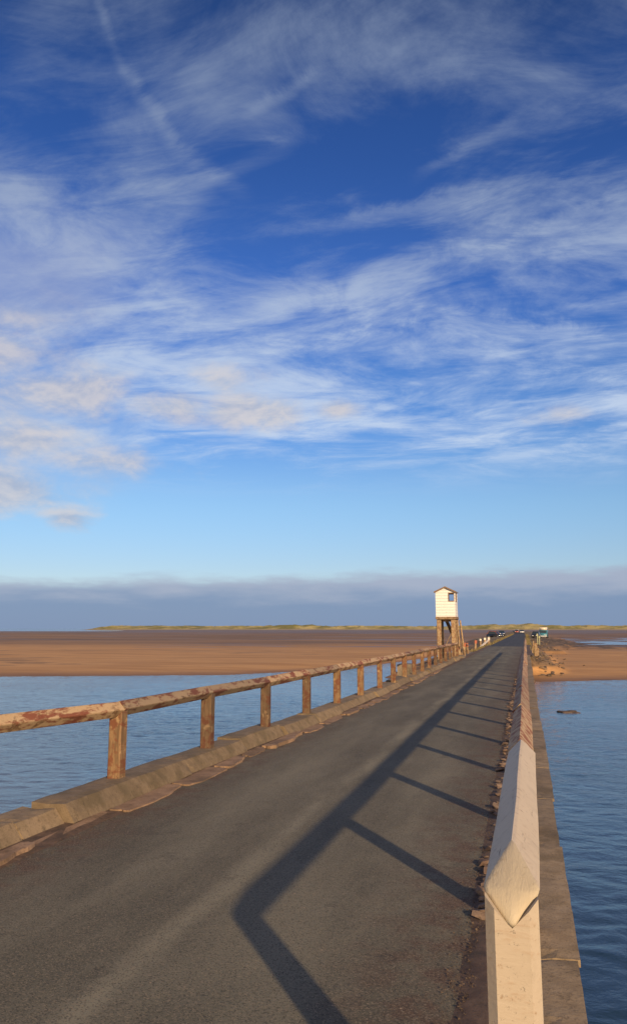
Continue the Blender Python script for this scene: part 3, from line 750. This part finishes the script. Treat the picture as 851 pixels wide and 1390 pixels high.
# walls: front and back gables with a see-through window pair near the road side
wz0, wz1 = HZ0 + 1.20, HZ0 + 1.78; WX = wx0, wx1 = HX1 - .46, HX1 - .08
def gable(Y0, Y1, o_=0.):
    bm = BM(); wx0, wx1 = WX[0] + o_, WX[1] + o_
    add_box(bm, HX0, wx0, Y0, Y1, HZ0, HZ1); add_box(bm, wx1, HX1, Y0, Y1, HZ0, HZ1)
    add_box(bm, wx0, wx1, Y0, Y1, HZ0, wz0); add_box(bm, wx0, wx1, Y0, Y1, wz1, HZ1)
    add_prism(bm, [(HX0, HZ1), (HX1, HZ1), ((HX0+HX1)/2, HPK)], Y0, Y1)
    return bm
front = hch('wall', gable(HY0, HY0 + .06), M_boards); back = hch('wall', gable(HY1 - .06, HY1, -.18), M_boards)
for Yw, par in ((HY0, front), (HY1 - .06, back)):
    wx0, wx1 = (WX[0], WX[1]) if Yw == HY0 else (WX[0] - .18, WX[1] - .18)
    bm = BM(); ya, yb = (Yw - .03, Yw + .07)
    add_box(bm, wx0 - .05, wx0 + .012, ya, yb, wz0 - .05, wz1 + .05); add_box(bm, wx1 - .012, wx1 + .03, ya, yb, wz0 - .05, wz1 + .05)
    add_box(bm, wx0 + .012, wx1 - .012, ya, yb, wz0 - .06, wz0 + .012); add_box(bm, wx0 + .012, wx1 - .012, ya, yb, wz1 - .012, wz1 + .05)
    win = hch('window', bm, M_trim, par)
    bm = BM(); add_box(bm, wx0 + .013, wx1 - .013, Yw + .02, Yw + .028, wz0 + .013, wz1 - .013); hch('pane', bm, M_glass, win)
def sidewall(X0, X1, hole):
    bm = BM(); a, b = HY0 + .062, HY1 - .062
    if hole:
        h0, h1 = a + .5, a + 1.15
        add_box(bm, X0, X1, a, h0, HZ0, HZ1); add_box(bm, X0, X1, h1, b, HZ0, HZ1)
        add_box(bm, X0, X1, h0, h1, HZ0, wz0); add_box(bm, X0, X1, h0, h1, wz1, HZ1)
    else: add_box(bm, X0, X1, a, b, HZ0, HZ1)
    return bm
hch('wall', sidewall(HX0, HX0 + .05, False), M_boards); sw = hch('wall', sidewall(HX1 - .05, HX1, True), M_boards)
h0, h1 = HY0 + .562, HY0 + 1.212; bm = BM()
for (a, b, c, d) in ((h0 - .05, h0 + .012, wz0 - .05, wz1 + .05), (h1 - .012, h1 + .05, wz0 - .05, wz1 + .05), (h0 + .012, h1 - .012, wz0 - .06, wz0 + .012), (h0 + .012, h1 - .012, wz1 - .012, wz1 + .05)):
    add_box(bm, HX1 - .06, HX1 + .03, a, b, c, d)
win = hch('window', bm, M_trim, sw)
bm = BM(); add_box(bm, HX1 - .03, HX1 - .022, h0 + .013, h1 - .013, wz0 + .013, wz1 - .013); hch('pane', bm, M_glass, win)
bm = BM(); add_box(bm, HX0 + .051, HX1 - .051, HY0 + .061, HY1 - .061, HZ0 + .001, HZ0 + .03); hch('floor', bm, M_hutwood)
mx = (HX0 + HX1) / 2; bm = BM()
dz = (HPK - HZ1) / (mx - HX0)
for sgn in (-1, 1):
    e = HX0 if sgn < 0 else HX1; ex = e + sgn * .10; ez = HZ1 - dz * .10
    prf = [(mx, HPK + .012), (ex, ez + .012), (ex, ez + .07), (mx, HPK + .075)]
    add_prism(bm, prf, HY0 - .12, HY1 + .12)
rf = hch('roof', bm, M_roof)
bm = BM()
for sgn in (-1, 1):
    e = HX0 if sgn < 0 else HX1; ex = e + sgn * .115; ez = HZ1 - dz * .115
    add_prism(bm, [(mx, HPK + .085), (ex, ez + .08), (ex, ez - .03), (mx, HPK - .02)], HY0 - .15, HY0 - .122)
hch('bargeboard', bm, M_trim, rf)
# stairs behind, dropping toward the road
bm = BM(); st0 = Vector((mx - .30, HY1 + .40, HZ0 - .06)); st1 = Vector((HX1 + .35, HY1 + .40, -.55))
add_bar(bm, st0, st1, .05, .20); add_bar(bm, st0 + Vector((0, .75, 0)), st1 + Vector((0, .75, 0)), .05, .20)
stair = hch('stair', bm, M_hutwood)
for k in range(12):
    c = st0.lerp(st1, (k + .6) / 12.4); bm = BM(); add_box(bm, c.x - .11, c.x + .11, c.y + .026, c.y + .724, c.z - .02, c.z + .02); hch('tread', bm, M_hutwood, stair)
bm = BM()
for dy in (-.06, .81):
    add_bar(bm, st0 + Vector((.05, dy, .9)), st1 + Vector((.05, dy, .9)), .045)
    for k in (0, .5, 1):
        c = st0.lerp(st1, k); add_bar(bm, c + Vector((.05, dy, -.3)), c + Vector((.05, dy, .9)), .06)
hch('handrail', bm, M_hutwood, stair)
bm = BM(); add_box(bm, mx - .5, mx + .15, HY1 + .055, HY1 + 1.2, HZ0 - .15, HZ0 - .07); hch('landing', bm, M_hutwood)
for (lx, side) in ((HX1 + .03, 0), (HX1 + .22, 1)):
    bm = BM(); add_bar(bm, (lx + (.30 if side else .1), HY1 + .2 + side * .6, -1.6), (lx - .1, HY1 + .1 + side * .5, HZ0 + (-.25 if side else .5)), .10); hch('prop', bm, M_hutwood)
bm = BM()
add_bar(bm, (HX0 + .2, HY1 - .02, .2), (HX1 - .2, HY1 - .02, 2.4), .10, .05); add_bar(bm, (HX0 + .02, HY0 + .3, 2.3), (HX0 + .02, HY1 - .3, .4), .10, .05)
hch('brace', bm, M_hutwood)

# concrete block outside the left kerb
bm = BM(); rough_block(bm, -5.75, -5.12, 38.6, 40.0, -1.9, .50, .02, .3, 9)
tag(link('concrete_block', bm, M_conc), 'squat brown concrete block standing just outside the left timber railing', 'block')

# ------------------------------------------------------------------ stones and rocks
def rock_mesh(name, seed, m, flat=.7, sub=2, amp=.35):
    bm = BM(); bmesh.ops.create_icosphere(bm, subdivisions=sub, radius=.5)
    for v in bm.verts:
        n_ = noise.noise(v.co * 1.6 + Vector((seed * 7.1, 0, 0))) * amp * 1.4 + noise.noise(v.co * 4 + Vector((seed * 3.1, 5, 0))) * amp * .45
        v.co *= 1 + n_
        for ax in range(3): v.co[ax] = max(-.40, min(.40, v.co[ax]))
        v.co.z *= flat
    me = bpy.data.meshes.new(name); bm.to_mesh(me); bm.free(); me.materials.append(m); return me
SM = [rock_mesh('rubble_stone', k, M_rubble, .5, 1, .55) for k in range(8)]
RM = [rock_mesh('weedy_rock', k + 20, M_rock, .55) for k in range(6)]
RL = [rock_mesh('bank_rock', k + 40, M_rockl, .55) for k in range(6)]
random.seed(77)
def gz(x_, y_): return float(ground(np.array([x_]), np.array([y_]))[0])
n = 0; Y = 6.7
def ordinal(k): return ['end', 'second', 'third', 'fourth', 'fifth', 'sixth', 'seventh', 'eighth', 'ninth', 'tenth'][k]
def bay(Y):
    k = max([i for i, q in enumerate(RP) if q <= Y] or [0])
    if k < 9: return 'between the %s and %s posts of the right railing' % (ordinal(k), ordinal(k + 1))
    return 'far along the right railing beyond its tenth post'
while n < 290 and Y < 60:
    d = noise.noise(Vector((Y * .75, 31, 0)))
    for _ in range(3 if d > .05 else (2 if d > -.25 else 1)):
        s = random.uniform(.035, .085) if random.random() < .75 else random.uniform(.09, .15)
        xx = xr(Y) + .07 + random.uniform(-.09, .08) + .05 * d
        o = bpy.data.objects.new('rubble_stone', random.choice(SM)); col.objects.link(o)
        o.location = (xx, Y + random.uniform(-.06, .06), .016 + s * .17); o.scale = (s, s * random.uniform(.9, 1.6), s * random.uniform(.7, 1.0))
        o.rotation_euler = (random.uniform(-.3, .3), random.uniform(-.3, .3), random.uniform(0, 6.28))
        tag(o, ('larger' if s > .10 else ('small' if s > .06 else 'tiny')) + ' reddish stone ' + bay(Y), 'stone', 'loose stones along the right kerb'); n += 1
    Y += random.uniform(.05, .12) * (1 + Y / 11)
def scatter(n, meshes, name, fx_, smin, smax, label, cat, group):
    for _ in range(n):
        xx, yy = fx_(); s = random.uniform(smin, smax)
        o = bpy.data.objects.new(name, random.choice(meshes)); col.objects.link(o)
        o.location = (xx, yy, gz(xx, yy) + s * .08); o.scale = (s, s * random.uniform(.7, 1.3), s * random.uniform(.6, 1.1)); o.rotation_euler = (random.uniform(-.3, .3), random.uniform(-.3, .3), random.uniform(0, 6.28))
        tag(o, label(xx, yy, s), cat, group)
def sz(s, a, b): return 'large' if s > b else ('middle-sized' if s > a else 'small')
def lab_l(xx, yy, s):
    w_ = 'behind the left railing before the hut' if yy < 61 else ('at the foot of the hut legs' if yy < 69 else ('below the red topped posts past the hut' if yy < 92 else 'on the left bank by the white topped posts'))
    return sz(s, .33, .47) + ' dark weedy rock ' + w_
def lab_r(xx, yy, s):
    w_ = 'by the right railing end' if yy < 76 else ('just past the timber stump' if yy < 95 else ('midway between stump and signposts' if yy < 125 else 'near the two signposts'))
    return sz(s, .25, .38) + ' rough brown rock ' + ('close to the road ' if xx < 1.8 else 'out on the right bank ') + w_
scatter(90, RM + RL[:2], 'weedy_rock', lambda: (lambda y_: (fx(min(y_, 62)) - .35 - abs(random.gauss(0, 1.0)) - (0.3 if y_ > 62 else 0), y_))(42 + 80 * random.random() ** 1.4), .2, .6,
        lab_l, 'rock', 'rocks on the left bank')
scatter(230, RM + RL, 'weedy_rock', lambda: (lambda y_: (.75 + abs(random.gauss(0, .45 + .010 * y_)), y_))(68 + 110 * random.random() ** 1.3), .12, .5,
        lab_r, 'rock', 'rocks on the right bank')
# weed and mud hummocks on the right flats
def bar_rock(xx, yy, L, W, Hh, name, label, cat, m, seed):
    bm = BM(); bmesh.ops.create_icosphere(bm, subdivisions=4, radius=.5)
    for v in bm.verts:
        v.co *= 1 + noise.noise(v.co * 2.2 + Vector((seed, 0, 0))) * .5 + noise.noise(v.co * 6 + Vector((seed, 4, 0))) * .2
    bmesh.ops.scale(bm, verts=bm.verts, vec=(L, W, Hh))
    o = link(name, bm, m, smooth=True); o.location = (xx, yy, max(WATER, gz(xx, yy)) - .02); return tag(o, label, cat)
bar_rock(1.78, 41.2, 1.0, .75, .22, 'weedy_rock', 'dark rock just breaking the surface of the water on the right', 'rock', M_rock, 3)
bar_rock(-7.6, 45.0, .9, .7, .22, 'weedy_rock', 'small dark rock in the water behind the left railing', 'rock', M_rock, 8)

# loose grit swept to the road edges
def grit(name, label, n, pos_, m, smin, smax):
    bm = BM()
    for _ in range(n):
        X, Y, Z = pos_(); s = random.uniform(smin, smax)
        q = [Vector((random.uniform(-1, 1), random.uniform(-1, 1), random.uniform(-.5, .5))).normalized() * s * random.uniform(.6, 1.1) + Vector((X, Y, Z + s * .25)) for _k in range(5)]
        v = [bm.verts.new(c) for c in q]
        for f in ((0,1,2),(0,1,3),(0,2,3),(1,2,4),(1,3,4),(2,3,4)):
            bm.faces.new([v[k] for k in f])
    tag(link(name, bm, m), label, 'gravel', kind='stuff')
random.seed(44)
M_grit = f_stone((.085, .062, .045), (.18, .125, .085), (.10, .055, .035), sc=3.)
def pr_():
    Y = 3.2 + 40 * random.random() ** 1.7
    return xr(Y) + .03 + random.gauss(0, .07) - (.12 if random.random() < .15 else 0), Y, .012
def pl_():
    Y = 4 + 36 * random.random() ** 1.7
    return xl(Y) + .12 + abs(random.gauss(0, .10)), Y, .008
grit('gravel', 'fine reddish grit and crumbled tarmac along the foot of the right railing', 6500, pr_, M_grit, .004, .012)
grit('gravel', 'fine brown grit lying along the edge of the left paving stones', 3000, pl_, M_grit, .003, .009)

# ------------------------------------------------------------------ stub posts beyond the left railing
M_redwood = plain('red_painted_wood', (.42, .13, .07), .8, var=.3)
M_whitewood = plain('white_painted_wood', (.78, .68, .55), .7, var=.12)
def stub(xx, yy, hh, wd, capm, label, lean=(0, 0), group=None):
    t_ = thing('marker_post', label, 'post', (xx, yy, gz(xx, yy) - .1)); t_.rotation_euler = (lean[0], lean[1], random.uniform(0, 1)); 
    if group: t_['group'] = group
    bm = BM(); add_box(bm, -wd/2, wd/2, -wd/2, wd/2, 0, hh * .72, .01); link('post', bm, M_hutwood, t_)
    bm = BM(); add_box(bm, -wd/2 - .012, wd/2 + .012, -wd/2 - .012, wd/2 + .012, hh * .722, hh, .01); link('cap', bm, capm, t_)
stub(-5.0, 66.5, 1.15, .18, M_redwood, 'short leaning post with a faded red top nearest the hut', (.05, -.35))
stub(-4.95, 70.0, 1.2, .18, M_redwood, 'upright post with a faded red top just past the hut', (0, .05))
stub(-4.9, 74.0, 1.1, .16, M_redwood, 'second post with a faded red top past the hut', (0, -.12))
stub(-5.1, 88.0, 1.15, .20, M_redwood, 'lone faded red post between the hut and the white topped posts', (0, .1))
stub(-6.1, 118.0, 1.0, .24, M_whitewood, 'first white topped marker post left of the darker far road')
stub(-5.5, 118.5, 1.05, .24, M_whitewood, 'second white topped marker post left of the darker far road')
stub(-5.0, 119.5, 1.1, .26, M_whitewood, 'third white topped marker post, beside the edge of the darker far road')
bm = BM(); add_bar(bm, (-5.45, 107, -.1), (-4.72, 112, .62), .24, .10)
tag(link('fallen_board', bm, M_whitewood), 'pale fallen board leaning at the left road verge below the white topped posts', 'board')
bm = BM(); add_bar(bm, (-4.98, 66.8, .62), (-4.93, 70, .98), .14, .08); add_bar(bm, (-4.93, 70, .92), (-4.9, 74.0, .70), .12, .07)
tag(link('broken_rail', bm, M_hutwood), 'broken brown rail sagging between the red topped posts past the hut', 'rail')
# right side stump and signposts
t_ = thing('timber_stump', 'thick sunlit timber stump standing on the bank past the end of the right railing', 'stump', (.78, 77, -.3))
bm = BM(); add_box(bm, -.14, .14, -.14, .14, 0, 1.15, .02); add_box(bm, .145, .26, -.1, .08, 0, .72, .015); link('post', bm, M_hutwood, t_)
bm = BM(); add_bar(bm, (-.32, -.05, .1), (-.15, -.05, 1.3), .10, .08); link('brace', bm, M_hutwood, t_)
M_pale = plain('pale_green_paint', (.42, .42, .24), .7)
for (xx, yy, h_, lb) in ((1.75, 140, 1.75, 'taller of two pale narrow signposts standing before the blue van'), (2.05, 140.6, 1.4, 'shorter of two pale narrow signposts standing before the blue van')):
    t_ = thing('signpost', lb, 'post', (xx, yy, gz(xx, yy) - .1))
    bm = BM(); add_cyl(bm, (0, 0, 0), (0, 0, h_), .07, .07, 10); link('pole', bm, M_pale, t_)
    bm = BM(); add_box(bm, -.12, .12, -.09, -.072, h_ - .35, h_ + .02, .003); link('plate', bm, M_pale, t_)

# ------------------------------------------------------------------ vehicles (far away on the verge and the road)
M_tyre = plain('tyre', (.02, .02, .02), .8); M_rim = plain('rim', (.45, .45, .46), .4, .6)
M_cg = mat('car_glass', lambda t, bs: setin(t, bs, Base_Color=(.03, .045, .06), Roughness=.08))
M_lamp = plain('lamp_lens', (.8, .8, .75), .15); M_red = plain('tail_lens', (.45, .02, .02), .2)
def paint(name, c): return mat(name, lambda t, bs: setin(t, bs, Base_Color=c, Roughness=.28, Coat_Weight=.6, Metallic=.1))
def car(label, cat, loc, rz, body, top, L=4.2, Wd=1.75, H1=.92, H2=1.45, roofm=None, name='parked_car', van=False):
    t_ = thing(name, label, cat, loc, rz)
    h = L / 2; bm = BM()
    side = [(-h, .32), (-h + .03, .62), (-h + .12, H1 - .06), (-h + .9, H1 + .02), (h - .75 if not van else h - .1, H1 + .02), (h - .12, H1 - .02), (h, .60), (h, .32)]
    side = [(-h, .35), (-h, .70), (-h + .12, H1 - .08), (-h + (1.05 if not van else .5), H1), (h - .15, H1 + .03), (h - .02, .70), (h, .35)]
    vs = add_prism(bm, side, -Wd/2, Wd/2, 'X'); vs = None
    b = BM(); bm.free(); bm = b
    A = [bm.verts.new((-Wd/2, u, v)) for u, v in side]; B = [bm.verts.new((Wd/2, u, v)) for u, v in side]
    bm.faces.new(A); bm.faces.new(B[::-1])
    for i in range(len(side)): bm.faces.new((A[i], A[(i+1) % len(side)], B[(i+1) % len(side)], B[i]))
    bmesh.ops.bevel(bm, geom=bm.edges[:], offset=.06, segments=2, affect='EDGES')
    link('body', bm, body, t_, True)
    c0, c1, c2, c3 = (-h + .95, -h + 1.75, h - .75, h - .18) if not van else (-h + .35, -h + .95, h - .12, h - .06)
    tw = Wd / 2 - .20 if not van else Wd/2 - .08
    def cabin(z0, z1, g=0.):
        bm = BM(); q = []
        for (yv, zv, xw) in ((c0, z0, Wd/2 - .07), (c1, z1, tw), (c2, z1, tw), (c3, z0, Wd/2 - .07)):
            q.append((bm.verts.new((-xw, yv, zv)), bm.verts.new((xw, yv, zv))))
        for i in range(4): a, b = q[i], q[(i+1) % 4]; bm.faces.new((a[0], a[1], b[1], b[0]))
        bm.faces.new([a[0] for a in q]); bm.faces.new([a[1] for a in q][::-1]); return bm
    link('windows', cabin(H1 + .01, H2 - .06), M_cg, t_)
    bm = BM(); add_box(bm, -tw - .03, tw + .03, c1 - .06, c2 + .05, H2 - .058, H2 + .02, .025); link('roof', bm, roofm or top, t_, True)
    for sx in (-1, 1):
        for yv in (c1 + .02, (c1 + c2) / 2, c2 - .02):
            pass
        bm = BM(); xw = Wd/2 - .062
        add_bar(bm, (sx * xw, c0 + .02, H1 + .01), (sx * (tw + .008), c1, H2 - .05), .05); add_bar(bm, (sx * xw, c3 - .02, H1 + .01), (sx * (tw + .008), c2, H2 - .05), .06)
        link('pillar', bm, top, t_)
    for sx in (-1, 1):
        for yv in (-h + .80, h - .80):
            bm = BM(); add_cyl(bm, (sx * (Wd/2 - .22), yv, .32), (sx * (Wd/2 + .012), yv, .32), .32, .32, 20); wh = link('wheel', bm, M_tyre, t_)
            bm = BM(); add_cyl(bm, (sx * (Wd/2 + .002), yv, .32), (sx * (Wd/2 + .024), yv, .32), .19, .19, 16); link('rim', bm, M_rim, wh)
        bm = BM(); add_box(bm, sx * (Wd/2 - .36) - .16, sx * (Wd/2 - .36) + .16, -h - .012, -h + .05, .58, .72, .01); link('headlight', bm, M_lamp, t_)
        bm = BM(); add_box(bm, sx * (Wd/2 - .22) - .11, sx * (Wd/2 - .22) + .11, h - .05, h + .012, .62, .80, .01); link('tail_light', bm, M_red, t_)
    bm = BM(); add_box(bm, -Wd/2 + .04, Wd/2 - .04, -h - .03, -h + .04, .36, .54, .02); link('bumper', bm, M_tyre, t_)
    return t_
P_orange = paint('orange_paint', (.50, .13, .05))
P_red, P_white, P_navy, P_teal, P_black, P_cream = paint('red_paint', (.42, .06, .03)), paint('white_paint', (.80, .78, .74)), paint('navy_paint', (.03, .06, .14)), paint('teal_paint', (.05, .20, .26)), paint('black_paint', (.02, .02, .025)), paint('cream_paint', (.80, .66, .50))
car('dark off-road car with orange red top parked on the left verge of the far road', 'car', (-8.05, 232, gz(-8.05, 232)), R(62), P_black, P_orange, 4.3, 1.8, .95, 1.75)
car('dark blue car parked on the left verge beside the orange topped car', 'car', (-6.7, 246, gz(-6.7, 246)), R(6), P_navy, P_navy, 4.1, 1.7)
car('dark red car with white roof driving on the left side of the far road', 'car', (-3.75, 372, .02), R(0), P_red, P_white, 4.2, 1.75, 1.0, 1.7, name='far_car')
car('pale blue and white car coming down the right side of the far road', 'car', (-1.55, 352, .02), R(0), P_white, P_navy, 4.2, 1.75, .95, 1.5, name='far_car')
car('dark car parked on the right verge behind the signposts', 'car', (2.35, 212, gz(2.35, 212)), R(-8), P_black, P_black, 4.2, 1.7, 1.0, 1.6)
# camper van
V = thing('camper_van', 'teal and white van with raised pale roof parked on the right verge', 'van', (4.45, 226, gz(4.45, 226)), R(-6))
bm = BM(); h = 2.4; side = [(-h, .4), (-h, 1.0), (-h + .25, 1.28), (-h + .55, 2.02), (h - .05, 2.02), (h, .4)]
A = [bm.verts.new((-.98, u, v)) for u, v in side]; B = [bm.verts.new((.98, u, v)) for u, v in side]
bm.faces.new(A); bm.faces.new(B[::-1])
for i in range(6): bm.faces.new((A[i], A[(i+1) % 6], B[(i+1) % 6], B[i]))
bmesh.ops.bevel(bm, geom=bm.edges[:], offset=.06, segments=2, affect='EDGES'); link('body', bm, P_teal, V, True)
bm = BM(); add_box(bm, -.90, .90, -h + .75, h - .1, 2.022, 2.72, .08); link('raised_roof', bm, P_cream, V, True)
bm = BM(); add_box(bm, -.80, .80, 0, .02, 0, .66, .01); bmesh.ops.transform(bm, matrix=Matrix.Translation((0, -h + .235, 1.31)) @ Matrix.Rotation(R(-22), 4, 'X'), verts=bm.verts); link('windscreen', bm, M_cg, V)
for sx in (-1, 1):
    bm = BM(); add_box(bm, sx * .985 - .012, sx * .985 + .012, -1.6, -.7, 1.25, 1.8, .01); link('side_window', bm, M_cg, V)
    bm = BM(); add_box(bm, sx * .72 - .15, sx * .72 + .15, -h - .02, -h + .04, .72, .94, .02); link('headlight', bm, M_lamp, V)
    for yv in (-1.55, 1.5):
        bm = BM(); add_cyl(bm, (sx * .76, yv, .35), (sx * 1.0, yv, .35), .35, .35, 20); wh = link('wheel', bm, M_tyre, V)
        bm = BM(); add_cyl(bm, (sx * .99, yv, .35), (sx * 1.015, yv, .35), .2, .2, 16); link('rim', bm, M_rim, wh)
bm = BM(); add_box(bm, -.92, .92, -h - .05, -h + .03, .42, .62, .02); link('bumper', bm, P_white, V)

# dry grass along the far verge
M_grass = plain('dry_grass', (.20, .155, .065), .95, var=.4, scale=.8)
random.seed(9); bm = BM()
for _ in range(2600):
    Y = 84 + 260 * random.random() ** 1.5; side = random.random() < .6
    X = xl(Y) - .25 - abs(random.gauss(0, .45)) if side else xr(Y) + .35 + abs(random.gauss(0, .4)) + (.5 if Y < 110 else 0)
    z_ = gz(X, Y) if _ % 3 == 0 else z_ if False else gz(X, Y)
    a = random.uniform(0, 3.14); hgt = random.uniform(.08, .26); wv = random.uniform(.05, .13)
    c, s_ = math.cos(a) * wv, math.sin(a) * wv
    p0 = bm.verts.new((X - c, Y - s_, z_ - .03)); p1 = bm.verts.new((X + c, Y + s_, z_ - .03)); p2 = bm.verts.new((X + random.uniform(-.08, .08), Y + random.uniform(-.05, .05), z_ + hgt))
    bm.faces.new((p0, p1, p2))
tag(link('verge_grass', bm, M_grass), 'dry yellow grass fringing the verges of the darker far road', 'grass', kind='stuff')
